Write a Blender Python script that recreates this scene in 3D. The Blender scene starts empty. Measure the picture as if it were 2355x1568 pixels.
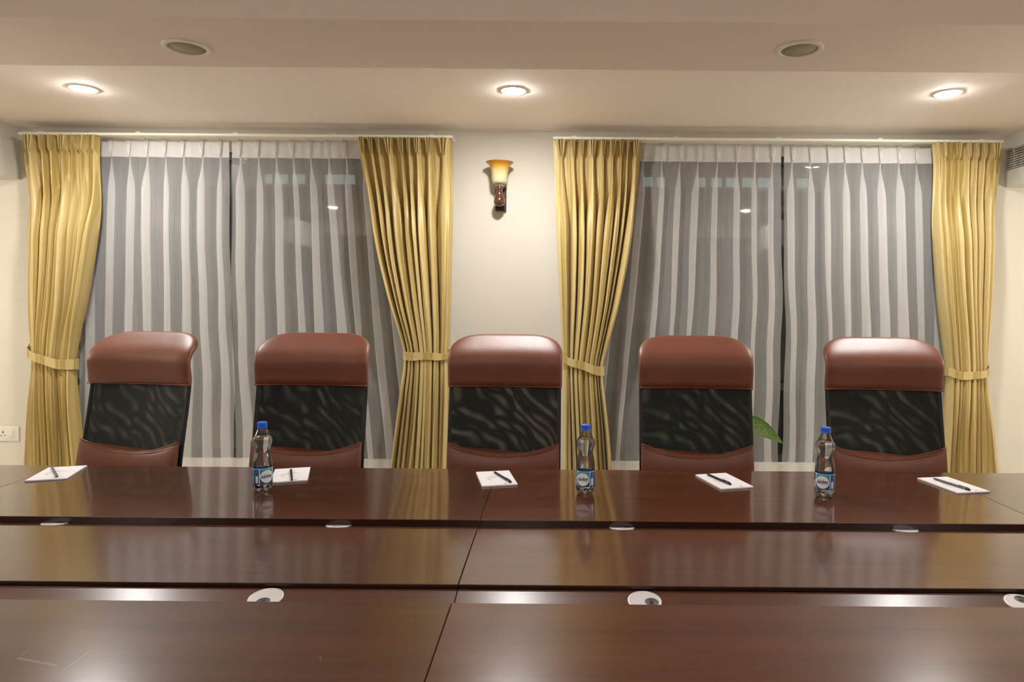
import bpy, bmesh, math, random
import numpy as np
from mathutils import Vector, Matrix, Euler

# ------------------------------------------------------------------ camera
W, H = 2355, 1568
F = 1550.0                       # focal length in pixels
PITCH, ROLL = math.radians(1.6), 0.0080
PX0, HOR = 1275.0, 700.0         # principal column, horizon row
PY0 = HOR + F * math.tan(PITCH)
CAM = Vector((0, 0, 1.36))
scene = bpy.context.scene
col = scene.collection
cd = bpy.data.cameras.new('camera')
cam = bpy.data.objects.new('camera', cd)
col.objects.link(cam)
ROT = Euler((math.pi / 2 - PITCH, 0, 0)).to_matrix() @ Matrix.Rotation(ROLL, 3, 'Z')
cam.matrix_world = Matrix.Translation(CAM) @ ROT.to_4x4()
cd.sensor_width = 36
cd.lens = 36 * F / W
cd.shift_x = -(PX0 - W / 2) / W
cd.shift_y = (PY0 - H / 2) / W
cd.clip_start = 0.05
scene.camera = cam

# ------------------------------------------------------------------ world, exposure
wd = bpy.data.worlds.new('night')
scene.world = wd
wd.use_nodes = True
wd.node_tree.nodes['Background'].inputs[0].default_value = (0.010, 0.012, 0.018, 1)
wd.node_tree.nodes['Background'].inputs[1].default_value = 0.5
scene.view_settings.view_transform = 'Standard'
scene.view_settings.look = 'None'
scene.view_settings.exposure = 0.52
scene.view_settings.gamma = 1.0
scene.view_settings.use_curve_mapping = False
LAMP = 505.0                      # radiance of a downlight lens
LAMP_COL = (1.0, 0.975, 0.95)
FILL_SHADE = 122.0                     # radiance of the added fill lamps on the side walls


# ------------------------------------------------------------------ helpers
def pw(px, py, d):
    """point of the plane y = d that the photograph shows at a pixel (used for measuring)"""
    v = ROT @ Vector(((px - PX0) / F, -(py - PY0) / F, -1))
    return CAM + v * (d / v.y)


def pz(px, py, z):
    v = ROT @ Vector(((px - PX0) / F, -(py - PY0) / F, -1))
    return CAM + v * ((z - CAM.z) / v.z)


def sstep(a, b, x):
    t = np.clip((x - a) / (b - a), 0, 1)
    return t * t * (3 - 2 * t)


def tag(o, label=None, cat=None, group=None, kind=None):
    if label: o['label'] = label
    if cat: o['category'] = cat
    if group: o['group'] = group
    if kind: o['kind'] = kind
    return o


def empty(name, loc=(0, 0, 0), rz=0.0, parent=None):
    o = bpy.data.objects.new(name, None)
    o.empty_display_size = 0.05
    o.location = loc
    o.rotation_euler = (0, 0, rz)
    col.objects.link(o)
    if parent: o.parent = parent
    return o


class MB:
    """collects verts and faces, builds one mesh object"""
    def __init__(s):
        s.v, s.f, s.uv = [], [], None

    def add(s, verts, faces):
        n = len(s.v)
        s.v += [tuple(p) for p in verts]
        s.f += [tuple(i + n for i in f) for f in faces]
        return s

    def box(s, x0, x1, y0, y1, z0, z1):
        v = [(x, y, z) for x in (x0, x1) for y in (y0, y1) for z in (z0, z1)]
        return s.add(v, [(0, 1, 3, 2), (4, 6, 7, 5), (0, 4, 5, 1), (2, 3, 7, 6), (0, 2, 6, 4), (1, 5, 7, 3)])

    def rings(s, rings, cap=True, close=True):
        n = len(rings[0])
        v = [p for r in rings for p in r]
        f = []
        for i in range(len(rings) - 1):
            for j in range(n if close else n - 1):
                k = (j + 1) % n
                f.append((i * n + j, i * n + k, (i + 1) * n + k, (i + 1) * n + j))
        if cap:
            f.append(tuple(range(n))[::-1])
            f.append(tuple((len(rings) - 1) * n + j for j in range(n)))
        return s.add(v, f)

    def lathe(s, prof, n=32, c=(0, 0, 0), cap=True):
        R = []
        for r, z in prof:
            R.append([(c[0] + r * math.cos(2 * math.pi * j / n), c[1] + r * math.sin(2 * math.pi * j / n), c[2] + z) for j in range(n)])
        return s.rings(R, cap)

    def tube(s, pts, r, n=8, cap=True):
        pts = [Vector(p) for p in pts]
        R = []
        for i, p in enumerate(pts):
            a = pts[max(i - 1, 0)]
            b = pts[min(i + 1, len(pts) - 1)]
            t = (b - a).normalized()
            up = Vector((0, 0, 1)) if abs(t.z) < 0.9 else Vector((0, 1, 0))
            e = t.cross(up).normalized()
            g = e.cross(t).normalized()
            rr = r[i] if isinstance(r, (list, tuple)) else r
            R.append([p + (e * math.cos(2 * math.pi * j / n) + g * math.sin(2 * math.pi * j / n)) * rr for j in range(n)])
        return s.rings(R, cap)

    def build(s, name, mat, parent=None, smooth=False, bevel=0, seg=2, sub=0, recalc=True):
        me = bpy.data.meshes.new(name)
        me.from_pydata(s.v, [], s.f)
        if recalc:
            bm = bmesh.new(); bm.from_mesh(me)
            bmesh.ops.recalc_face_normals(bm, faces=bm.faces)
            bm.to_mesh(me); bm.free()
        if smooth:
            me.shade_smooth()
        o = bpy.data.objects.new(name, me)
        me.materials.append(mat)
        col.objects.link(o)
        if parent: o.parent = parent
        if bevel:
            b = o.modifiers.new('bevel', 'BEVEL')
            b.width = bevel; b.segments = seg; b.limit_method = 'ANGLE'; b.angle_limit = math.radians(40)
        if sub:
            b = o.modifiers.new('sub', 'SUBSURF'); b.levels = sub; b.render_levels = sub
        return o


def grid(P, uv=None):
    """P: array (rows, cols, 3) -> MB with quads"""
    m = MB()
    R, C = P.shape[:2]
    m.v = [tuple(p) for p in P.reshape(-1, 3)]
    m.f = [(i * C + j, i * C + j + 1, (i + 1) * C + j + 1, (i + 1) * C + j) for i in range(R - 1) for j in range(C - 1)]
    return m


def set_uv(o, U, V):
    me = o.data
    lay = me.uv_layers.new(name='uv')
    U = U.reshape(-1); V = V.reshape(-1)
    idx = np.empty(len(me.loops), dtype=np.int32)
    me.loops.foreach_get('vertex_index', idx)
    d = np.stack([U[idx], V[idx]], 1).astype(np.float32)
    lay.data.foreach_set('uv', d.reshape(-1))


def copy_tree(o, parent=None):
    c = o.copy()
    col.objects.link(c)
    c.parent = parent
    for ch in list(o.children):
        copy_tree(ch, c)
    return c


# ------------------------------------------------------------------ materials
class NT:
    def __init__(s, name):
        s.m = bpy.data.materials.new(name)
        s.m.use_nodes = True
        s.t = s.m.node_tree
        s.b = s.t.nodes['Principled BSDF']
        s.out = s.t.nodes['Material Output']

    def n(s, typ, **kw):
        o = s.t.nodes.new(typ)
        for k, v in kw.items():
            setattr(o, k, v)
        return o

    def l(s, a, b):
        s.t.links.new(a, b)

    def math(s, op, a, b=None, c=None):
        o = s.n('ShaderNodeMath', operation=op)
        for i, v in enumerate((a, b, c)):
            if v is None: continue
            if isinstance(v, (int, float)): o.inputs[i].default_value = v
            else: s.l(v, o.inputs[i])
        return o.outputs[0]

    def mix(s, fac, a, b):
        o = s.n('ShaderNodeMix', data_type='RGBA')
        for sock, v in ((o.inputs[0], fac), (o.inputs[6], a), (o.inputs[7], b)):
            if isinstance(v, (int, float)): sock.default_value = v
            elif isinstance(v, tuple): sock.default_value = (*v, 1)
            else: s.l(v, sock)
        return o.outputs[2]

    def coord(s, which='Object', scale=(1, 1, 1)):
        t = s.n('ShaderNodeTexCoord')
        mp = s.n('ShaderNodeMapping')
        mp.inputs['Scale'].default_value = scale
        s.l(t.outputs[which], mp.inputs[0])
        return mp.outputs[0]

    def noise(s, co, scale, detail=3, rough=0.5):
        o = s.n('ShaderNodeTexNoise')
        s.l(co, o.inputs['Vector'])
        o.inputs['Scale'].default_value = scale
        o.inputs['Detail'].default_value = detail
        o.inputs['Roughness'].default_value = rough
        return o.outputs[0]

    def bump(s, h, strength, dist=0.01):
        o = s.n('ShaderNodeBump')
        o.inputs['Strength'].default_value = strength
        o.inputs['Distance'].default_value = dist
        s.l(h, o.inputs['Height'])
        s.l(o.outputs[0], s.b.inputs['Normal'])
        return o

    def base(s, c=None, rough=None, metal=None, **kw):
        if c is not None:
            if isinstance(c, tuple): s.b.inputs['Base Color'].default_value = (*c, 1)
            else: s.l(c, s.b.inputs['Base Color'])
        if rough is not None:
            if isinstance(rough, (int, float)): s.b.inputs['Roughness'].default_value = rough
            else: s.l(rough, s.b.inputs['Roughness'])
        if metal is not None: s.b.inputs['Metallic'].default_value = metal
        for k, v in kw.items():
            s.b.inputs[k.replace('_', ' ')].default_value = v
        return s


def plain(name, c, rough=0.5, metal=0.0, var=0.06, scale=8, bump=0.0, bscale=120, **kw):
    m = NT(name)
    co = m.coord()
    nz = m.noise(co, scale)
    m.base(m.mix(nz, tuple(x * (1 - var) for x in c), tuple(min(1, x * (1 + var)) for x in c)), rough, metal, **kw)
    if bump:
        m.bump(m.noise(co, bscale, 4), bump, 0.002)
    return m.m


def wood(name, dark, light, axis, rough=0.30, scratches=(), coat=0.185, cw=1.0):
    m = NT(name)
    t = m.n('ShaderNodeTexCoord')
    sc = (1.3, 26, 26) if axis == 'x' else (26, 1.3, 26)
    mp = m.n('ShaderNodeMapping'); mp.inputs['Scale'].default_value = sc
    m.l(t.outputs['Object'], mp.inputs[0])
    n1 = m.noise(mp.outputs[0], 1.0, 5, 0.6)
    mp2 = m.n('ShaderNodeMapping'); mp2.inputs['Scale'].default_value = tuple(6 * v for v in sc)
    m.l(t.outputs['Object'], mp2.inputs[0])
    n2 = m.noise(mp2.outputs[0], 1.0, 2, 0.5)
    g = m.math('ADD', m.math('MULTIPLY', n1, 0.75), m.math('MULTIPLY', n2, 0.25))
    r = m.n('ShaderNodeMapRange'); m.l(g, r.inputs[0]); r.inputs[1].default_value = 0.25; r.inputs[2].default_value = 0.75
    c = m.mix(r.outputs[0], dark, light)
    rr = m.math('ADD', m.math('MULTIPLY', n2, 0.02), rough - 0.01)
    if scratches:
        sep = m.n('ShaderNodeSeparateXYZ'); m.l(t.outputs['Object'], sep.inputs[0])
        X, Y = sep.outputs[0], sep.outputs[1]
        tot = None
        for (x0, y0, x1, y1, w) in scratches:
            L = math.hypot(x1 - x0, y1 - y0); ux, uy = (x1 - x0) / L, (y1 - y0) / L
            dx = m.math('SUBTRACT', X, x0); dy = m.math('SUBTRACT', Y, y0)
            al = m.math('ADD', m.math('MULTIPLY', dx, ux), m.math('MULTIPLY', dy, uy))
            pe = m.math('ABSOLUTE', m.math('SUBTRACT', m.math('MULTIPLY', dx, -uy), m.math('MULTIPLY', dy, -ux)))
            k = m.math('MULTIPLY', m.math('LESS_THAN', pe, w), m.math('MULTIPLY', m.math('GREATER_THAN', al, 0.0), m.math('LESS_THAN', al, L)))
            tot = k if tot is None else m.math('MAXIMUM', tot, k)
        tot = m.math('MULTIPLY', tot, 0.55)
        c = m.mix(tot, c, (0.30, 0.24, 0.21))
        rr = m.math('ADD', rr, m.math('MULTIPLY', tot, 0.4))
    m.base(c, rr)
    m.b.inputs['Specular IOR Level'].default_value = 0.10
    m.b.inputs['Coat Weight'].default_value = cw
    m.b.inputs['Coat Roughness'].default_value = coat
    return m.m


M = {}
M['wall'] = plain('cream wall paint', (0.70, 0.66, 0.565), 0.75, var=0.015, scale=3, bump=0.05, bscale=200)
M['ceil'] = plain('ceiling paint', (0.90, 0.81, 0.73), 0.8, var=0.015, scale=2)
M['beam'] = plain('beam paint', (0.82, 0.72, 0.655), 0.8, var=0.015, scale=2)
M['floor'] = plain('cream floor tile', (0.84, 0.77, 0.67), 0.35, var=0.05, scale=6)
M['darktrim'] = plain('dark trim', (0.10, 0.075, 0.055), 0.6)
DK, LT = (0.050, 0.0160, 0.0068), (0.096, 0.032, 0.0130)          # browner veneer
DR, LR = (0.062, 0.0170, 0.0062), (0.125, 0.037, 0.0130)          # redder veneer
M['far_0'] = wood('polished brown mahogany', DK, LT, 'x', coat=0.085)
M['far_1'] = wood('polished red mahogany', DR, LR, 'x', coat=0.085)
M['mid_0'] = wood('polished brown mahogany panel', DK, LT, 'x', coat=0.12)
M['mid_1'] = wood('polished red mahogany panel', DR, LR, 'x', coat=0.12)
M['near_1'] = wood('worn red mahogany', DR, LR, 'x', coat=0.195, cw=0.8)
M['wood_y'] = wood('mahogany veneer cross', DK, LT, 'y', coat=0.15)
M['wood_strip'] = wood('mahogany strip', (0.058, 0.018, 0.0085), (0.115, 0.038, 0.017), 'x', 0.40, coat=0.25, cw=0.5)
M['edge'] = plain('dark edge band', (0.022, 0.006, 0.004), 0.25, Coat_Weight=0.3)
M['panelwood'] = plain('dark panel', (0.03, 0.010, 0.006), 0.4)
M['alu'] = plain('satin aluminium', (0.74, 0.71, 0.72), 0.34, 0.25)
M['greyplastic'] = plain('grey plastic', (0.10, 0.10, 0.10), 0.5)
M['black'] = plain('black plastic', (0.008, 0.008, 0.009), 0.4)
M['blackmetal'] = plain('black steel', (0.012, 0.012, 0.013), 0.35, 0.3)
M['chrome'] = plain('chrome', (0.75, 0.75, 0.75), 0.12, 1.0)
M['white_plastic'] = plain('white plastic', (0.80, 0.76, 0.68), 0.4, var=0.01)
M['rail'] = plain('cream rail', (0.80, 0.78, 0.66), 0.45, var=0.01)
M['frame'] = plain('bronze window frame', (0.035, 0.034, 0.032), 0.4, 0.3)


def leather():
    m = NT('brown leather')
    co = m.coord()
    n1 = m.noise(co, 5, 4); n2 = m.noise(co, 420, 3, 0.6)
    m.base(m.mix(n1, (0.150, 0.044, 0.022), (0.205, 0.063, 0.033)), m.math('ADD', m.math('MULTIPLY', n2, 0.10), 0.36))
    m.b.inputs['Specular IOR Level'].default_value = 0.55
    h = m.math('ADD', m.math('MULTIPLY', n2, 0.25), m.noise(co, 14, 2))
    m.bump(h, 0.16, 0.006)
    return m.m


M['leather'] = leather()
M['piping'] = plain('leather piping', (0.22, 0.066, 0.034), 0.38)


def meshcloth(name, pitch, warp, hole, seed, rot=0.0, pv=None):
    m = NT(name)
    t = m.n('ShaderNodeTexCoord')
    nz = m.n('ShaderNodeTexNoise'); m.l(t.outputs['UV'], nz.inputs['Vector']); nz.inputs['Scale'].default_value = 5; nz.inputs['Detail'].default_value = 1
    vm = m.n('ShaderNodeVectorMath', operation='MULTIPLY_ADD')
    m.l(nz.outputs[1], vm.inputs[0]); vm.inputs[1].default_value = (warp, warp, 0); mr = m.n('ShaderNodeMapping'); mr.inputs['Rotation'].default_value = (0, 0, rot); m.l(t.outputs['UV'], mr.inputs[0]); m.l(mr.outputs[0], vm.inputs[2])
    sep = m.n('ShaderNodeSeparateXYZ'); m.l(vm.outputs[0], sep.inputs[0])
    ks = []
    for i, s_ in ((0, seed), (1, seed * 0.7)):
        fr = m.math('FRACT', m.math('ADD', m.math('DIVIDE', sep.outputs[i], pitch if i == 0 else (pv or pitch)), s_ + 50))
        ks.append(m.math('LESS_THAN', m.math('ABSOLUTE', m.math('SUBTRACT', fr, 0.5)), hole / 2))
    op = m.math('MULTIPLY', ks[0], ks[1])
    m.base((0.006, 0.007, 0.007), 0.7)
    m.l(m.math('SUBTRACT', 1.0, op), m.b.inputs['Alpha'])
    return m.m


M['mesh_front'] = meshcloth('black mesh front', 0.0050, 0.004, 0.44, 0.1)
M['mesh_back'] = meshcloth('black mesh back', 0.0053, 0.026, 0.38, 0.37, 0.06, 0.0047)


def goldcloth():
    m = NT('gold striped satin')
    t = m.n('ShaderNodeTexCoord')
    sep = m.n('ShaderNodeSeparateXYZ'); m.l(t.outputs['UV'], sep.inputs[0])
    fr = m.math('FRACT', m.math('DIVIDE', sep.outputs[0], 0.105))
    r = m.n('ShaderNodeValToRGB'); m.l(fr, r.inputs[0])
    e = r.color_ramp.elements
    e[0].position = 0.0; e[0].color = (0, 0, 0, 1)
    e[1].position = 0.03; e[1].color = (1, 1, 1, 1)
    for p, v in ((0.50, 1), (0.53, 0), (0.66, 0), (0.67, 0.45), (0.74, 0.45), (0.75, 0)):
        k = e.new(p); k.color = (v, v, v, 1)
    mp = m.n('ShaderNodeMapping'); mp.inputs['Scale'].default_value = (60, 3, 1); m.l(t.outputs['UV'], mp.inputs[0])
    nz = m.noise(mp.outputs[0], 2, 4)
    c = m.mix(r.outputs[0], (0.415, 0.295, 0.080), (0.61, 0.475, 0.205))
    c = m.mix(m.math('MULTIPLY', nz, 0.25), c, (0.40, 0.275, 0.085))
    m.base(c, m.math('SUBTRACT', 0.50, m.math('MULTIPLY', r.outputs[0], 0.10)))
    m.b.inputs['Sheen Weight'].default_value = 0.15
    m.b.inputs['Specular IOR Level'].default_value = 0.45
    mp2 = m.n('ShaderNodeMapping'); mp2.inputs['Scale'].default_value = (9, 3.5, 1); m.l(t.outputs['UV'], mp2.inputs[0])
    m.bump(m.noise(mp2.outputs[0], 2.2, 3), 0.30, 0.012)
    return m.m


M['gold'] = goldcloth()


def sheercloth(name, opacity, c=(0.92, 0.90, 0.87)):
    m = NT(name)
    t = m.n('ShaderNodeTexCoord')
    mp = m.n('ShaderNodeMapping'); mp.inputs['Scale'].default_value = (300, 3, 1); m.l(t.outputs['UV'], mp.inputs[0])
    nz = m.noise(mp.outputs[0], 1, 2)
    d = m.n('ShaderNodeBsdfDiffuse'); d.inputs[0].default_value = (*c, 1)
    tl = m.n('ShaderNodeBsdfTranslucent'); tl.inputs[0].default_value = (*c, 1)
    a = m.n('ShaderNodeMixShader'); a.inputs[0].default_value = 0.18
    m.l(d.outputs[0], a.inputs[1]); m.l(tl.outputs[0], a.inputs[2])
    tr = m.n('ShaderNodeBsdfTransparent')
    b = m.n('ShaderNodeMixShader')
    m.l(m.math('ADD', m.math('MULTIPLY', nz, 0.10), opacity - 0.05), b.inputs[0])
    m.l(tr.outputs[0], b.inputs[1]); m.l(a.outputs[0], b.inputs[2])
    m.l(b.outputs[0], m.out.inputs[0])
    return m.m


M['sheer'] = sheercloth('white voile', 0.29)
M['sheer_head'] = sheercloth('white voile heading tape', 0.80)


def glass_pane():
    m = NT('window glass')
    g = m.n('ShaderNodeBsdfGlossy'); g.inputs['Roughness'].default_value = 0.02; g.inputs[0].default_value = (1, 1, 1, 1)
    tr = m.n('ShaderNodeBsdfTransparent'); tr.inputs[0].default_value = (0.75, 0.78, 0.78, 1)
    fr = m.n('ShaderNodeFresnel'); fr.inputs[0].default_value = 1.5
    mx = m.n('ShaderNodeMixShader')
    m.l(m.math('MINIMUM', m.math('MULTIPLY', fr.outputs[0], 1.8), 0.9), mx.inputs[0])
    m.l(tr.outputs[0], mx.inputs[1]); m.l(g.outputs[0], mx.inputs[2])
    m.l(mx.outputs[0], m.out.inputs[0])
    return m.m


M['glass'] = glass_pane()


def pet():
    m = NT('clear bottle plastic')
    g = m.n('ShaderNodeBsdfGlossy'); g.inputs['Roughness'].default_value = 0.03
    tr = m.n('ShaderNodeBsdfTransparent'); tr.inputs[0].default_value = (0.95, 0.96, 0.97, 1)
    lw = m.n('ShaderNodeFresnel'); lw.inputs[0].default_value = 1.45
    mx = m.n('ShaderNodeMixShader')
    m.l(m.math('MINIMUM', m.math('MULTIPLY', lw.outputs[0], 1.3), 0.85), mx.inputs[0])
    m.l(tr.outputs[0], mx.inputs[1]); m.l(g.outputs[0], mx.inputs[2])
    m.l(mx.outputs[0], m.out.inputs[0])
    return m.m


def water():
    m = NT('water')
    g = m.n('ShaderNodeBsdfGlass'); g.inputs['IOR'].default_value = 1.33; g.inputs['Roughness'].default_value = 0.0
    g.inputs[0].default_value = (0.98, 0.99, 1, 1)
    m.l(g.outputs[0], m.out.inputs[0])
    return m.m


M['pet'] = pet()
M['water'] = water()
M['cap'] = plain('blue cap plastic', (0.012, 0.13, 0.80), 0.35, var=0.02)
M['navy'] = plain('navy print', (0.022, 0.020, 0.14), 0.4, var=0.0)
M['teal'] = plain('teal print', (0.02, 0.45, 0.62), 0.4, var=0.0)
M['greyprint'] = plain('grey print', (0.35, 0.35, 0.42), 0.5, var=0.0)


def labelmat():
    """u = angle from the roundel in radians, v = height in metres from the label's foot"""
    m = NT('bottle label print')
    t = m.n('ShaderNodeTexCoord')
    sep = m.n('ShaderNodeSeparateXYZ'); m.l(t.outputs['UV'], sep.inputs[0])
    u, v = sep.outputs[0], sep.outputs[1]
    arc = m.math('MULTIPLY', u, 0.031)
    au = m.math('ABSOLUTE', u)
    vv = m.math('SUBTRACT', v, 0.0235)
    r2 = m.math('SQRT', m.math('ADD', m.math('POWER', m.math('ABSOLUTE', arc), 2.0), m.math('POWER', m.math('ABSOLUTE', vv), 2.0)))
    roundel = m.math('LESS_THAN', r2, 0.0205)
    # drop-like point on one side of the roundel
    tip = m.math('MULTIPLY', m.math('LESS_THAN', arc, -0.012),
                 m.math('LESS_THAN', m.math('ADD', m.math('ABSOLUTE', m.math('SUBTRACT', vv, 0.004)), m.math('MULTIPLY', arc, -0.75)), 0.0195))
    roundel = m.math('MAXIMUM', roundel, tip)
    panel = m.math('LESS_THAN', au, 0.72)
    g = m.math('DIVIDE', v, 0.05)
    nz = m.noise(m.coord('UV', (3, 60, 1)), 1.2, 2)
    gg = m.math('ADD', g, m.math('MULTIPLY', m.math('SUBTRACT', nz, 0.5), 0.5))
    teal = m.mix(gg, (0.004, 0.045, 0.20), (0.01, 0.40, 0.58))
    side = m.mix(g, (0.008, 0.035, 0.16), (0.04, 0.14, 0.36))
    strip = m.math('MULTIPLY', m.math('GREATER_THAN', au, 0.80), m.math('LESS_THAN', au, 1.0))
    code = m.math('MULTIPLY', m.math('MULTIPLY', m.math('GREATER_THAN', au, 0.90), m.math('LESS_THAN', au, 1.16)),
                  m.math('MULTIPLY', m.math('GREATER_THAN', v, 0.004), m.math('LESS_THAN', v, 0.026)))
    bars = m.math('GREATER_THAN', m.math('FRACT', m.math('MULTIPLY', v, 520.0)), 0.45)
    codec = m.mix(bars, (0.62, 0.62, 0.70), (0.82, 0.82, 0.86))
    gap = m.math('MULTIPLY', m.math('GREATER_THAN', au, 0.72), m.math('LESS_THAN', au, 0.80))
    gap = m.math('MAXIMUM', gap, m.math('GREATER_THAN', v, 0.0478))
    c = m.mix(panel, side, teal)
    c = m.mix(code, c, codec)
    c = m.mix(roundel, c, (0.86, 0.86, 0.86))
    c = m.mix(gap, c, (0.72, 0.74, 0.78))
    m.base(c, 0.28)
    return m.m


M['label'] = labelmat()


def padmat():
    m = NT('notepad print')
    t = m.n('ShaderNodeTexCoord')
    sep = m.n('ShaderNodeSeparateXYZ'); m.l(t.outputs['Object'], sep.inputs[0])
    x, y = sep.outputs[0], sep.outputs[1]
    # pale swoosh: one disc minus another
    def disc(cx, cy, rx, ry):
        a = m.math('POWER', m.math('ABSOLUTE', m.math('DIVIDE', m.math('SUBTRACT', x, cx), rx)), 2.0)
        b = m.math('POWER', m.math('ABSOLUTE', m.math('DIVIDE', m.math('SUBTRACT', y, cy), ry)), 2.0)
        return m.math('LESS_THAN', m.math('ADD', a, b), 1.0)
    sw = m.math('MULTIPLY', disc(0, -0.005, 0.036, 0.036), m.math('SUBTRACT', 1.0, disc(0.016, -0.022, 0.036, 0.034)))
    sw = m.math('MAXIMUM', sw, m.math('MULTIPLY', disc(0.012, 0.0, 0.026, 0.020), m.math('SUBTRACT', 1.0, disc(0.018, -0.008, 0.026, 0.019))))
    mark = disc(0.020, -0.082, 0.004, 0.0032)
    line = m.math('MULTIPLY', m.math('LESS_THAN', m.math('ABSOLUTE', m.math('ADD', y, 0.081)), 0.0009), m.math('MULTIPLY', m.math('GREATER_THAN', x, 0.025), m.math('LESS_THAN', x, 0.050)))
    c = m.mix(sw, (0.80, 0.78, 0.80), (0.66, 0.645, 0.67))
    c = m.mix(line, c, (0.40, 0.40, 0.42))
    c = m.mix(mark, c, (0.04, 0.04, 0.05))
    m.base(c, 0.65)
    return m.m


M['pad'] = padmat()
M['card'] = plain('grey card', (0.20, 0.15, 0.13), 0.8)
M['pen_black'] = plain('black pen', (0.008, 0.008, 0.01), 0.28)
M['pen_grey'] = plain('grey pen', (0.13, 0.125, 0.12), 0.35, 0.2)
M['pen_tip'] = plain('copper pen tip', (0.45, 0.25, 0.15), 0.3, 0.8)


def shade_mat():
    m = NT('amber glass shade')
    t = m.n('ShaderNodeTexCoord')
    sep = m.n('ShaderNodeSeparateXYZ'); m.l(t.outputs['Object'], sep.inputs[0])
    nz = m.noise(m.coord('Object', (60, 60, 10)), 1.5, 3)
    z = m.math('ADD', m.math('DIVIDE', sep.outputs[2], 0.125), m.math('MULTIPLY', m.math('SUBTRACT', nz, 0.5), 0.18))
    r = m.n('ShaderNodeValToRGB'); m.l(z, r.inputs[0])
    e = r.color_ramp.elements
    e[0].position = 0.35; e[0].color = (0.62, 0.56, 0.33, 1)
    e[1].position = 1.0; e[1].color = (0.38, 0.13, 0.008, 1)
    k = e.new(0.60); k.color = (0.64, 0.47, 0.17, 1)
    k = e.new(0.80); k.color = (0.60, 0.30, 0.02, 1)
    m.base(r.outputs[0], 0.25)
    m.b.inputs['Subsurface Weight'].default_value = 0.0
    return m.m


M['shade'] = shade_mat()
M['sconcewood'] = plain('glossy sconce wood', (0.085, 0.030, 0.012), 0.16, Coat_Weight=0.5)
M['sconceplate'] = plain('dark sconce plate', (0.040, 0.014, 0.012), 0.3)


def emit(name, c, s):
    m = NT(name)
    m.base((0.8, 0.8, 0.8), 0.4)
    m.b.inputs['Emission Color'].default_value = (*c, 1)
    m.b.inputs['Emission Strength'].default_value = s
    return m.m


M['lens'] = emit('lit lamp lens', LAMP_COL, LAMP)
M['fillshade'] = emit('fill lamp shade', (1.0, 0.93, 0.84), FILL_SHADE)  # glow of the fill lamps added out of view
M['litpane'] = emit('lit far window', (0.75, 0.95, 0.88), 0.22)
M['facade'] = plain('night facade', (0.02, 0.02, 0.02), 0.9)
M['speakermesh'] = plain('speaker grille', (0.38, 0.335, 0.245), 0.7, bump=0.3, bscale=900)


def leafmat():
    m = NT('variegated leaf')
    t = m.n('ShaderNodeTexCoord')
    sep = m.n('ShaderNodeSeparateXYZ'); m.l(t.outputs['UV'], sep.inputs[0])
    u, v = sep.outputs[0], sep.outputs[1]
    au = m.math('ABSOLUTE', m.math('SUBTRACT', u, 0.5))
    ph = m.math('FRACT', m.math('MULTIPLY', m.math('SUBTRACT', v, m.math('MULTIPLY', au, 0.55)), 15.0))
    ln = m.math('LESS_THAN', m.math('ABSOLUTE', m.math('SUBTRACT', ph, 0.5)), 0.20)
    nz = m.noise(m.coord('UV', (9, 22, 1)), 1.0, 2)
    k = m.math('MULTIPLY', ln, m.math('GREATER_THAN', nz, 0.50))
    k = m.math('MULTIPLY', k, m.math('LESS_THAN', au, 0.36))
    k = m.math('MULTIPLY', k, m.math('LESS_THAN', v, 0.80))
    c = m.mix(nz, (0.11, 0.28, 0.035), (0.20, 0.41, 0.07))
    c = m.mix(m.math('MULTIPLY', k, 0.85), c, (0.55, 0.58, 0.24))
    m.base(c, 0.4)
    return m.m


M['leaf'] = leafmat()
M['stem'] = plain('green stem', (0.10, 0.22, 0.04), 0.5)
M['pot'] = plain('terracotta pot', (0.30, 0.12, 0.06), 0.7)
M['soil'] = plain('soil', (0.03, 0.02, 0.012), 0.95)

# ------------------------------------------------------------------ room shell
YW = 3.97            # face of the window wall
XL, XR = -4.05, 3.55
YB = -3.4
ZC = pw(1155, 302, YW).z       # perimeter ceiling
BL, BR = pw(47, 360, YW).x, pw(2314, 370, YW).x   # faces of the side bulkheads
ZBH = (pw(47, 414, YW).z + pw(2314, 431, YW).z) / 2
WZ0, WZ1 = 0.43, pw(700, 352, 4.0).z
WIN = [(pw(118, 600, YW).x, pw(955, 600, YW).x), (pw(1350, 600, YW).x, pw(2225, 600, YW).x)]

fl = MB().box(XL - 0.1, XR + 0.1, YB - 0.1, YW + 0.2, -0.1, 0.0).build('floor', M['floor'])
tag(fl, kind='structure')
m = MB()
xs = [XL - 0.1, WIN[0][0], WIN[0][1], WIN[1][0], WIN[1][1], XR + 0.1]
for i in (0, 2, 4):
    m.box(xs[i], xs[i + 1], YW, YW + 0.15, 0, ZC + 0.6)
for i in (1, 3):
    m.box(xs[i], xs[i + 1], YW, YW + 0.15, 0, WZ0)
    m.box(xs[i], xs[i + 1], YW, YW + 0.15, WZ1, ZC + 0.6)
tag(m.build('wall_back', M['wall']), kind='structure')
tag(MB().box(XL - 0.1, XL, YB, YW, 0, ZC + 0.6).build('wall_left', M['wall']), kind='structure')
tag(MB().box(XR, XR + 0.1, YB, YW, 0, ZC + 0.6).build('wall_right', M['wall']), kind='structure')
tag(MB().box(XL, XR, YB - 0.1, YB, 0, ZC + 0.6).build('wall_front', M['wall']), kind='structure')

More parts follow.
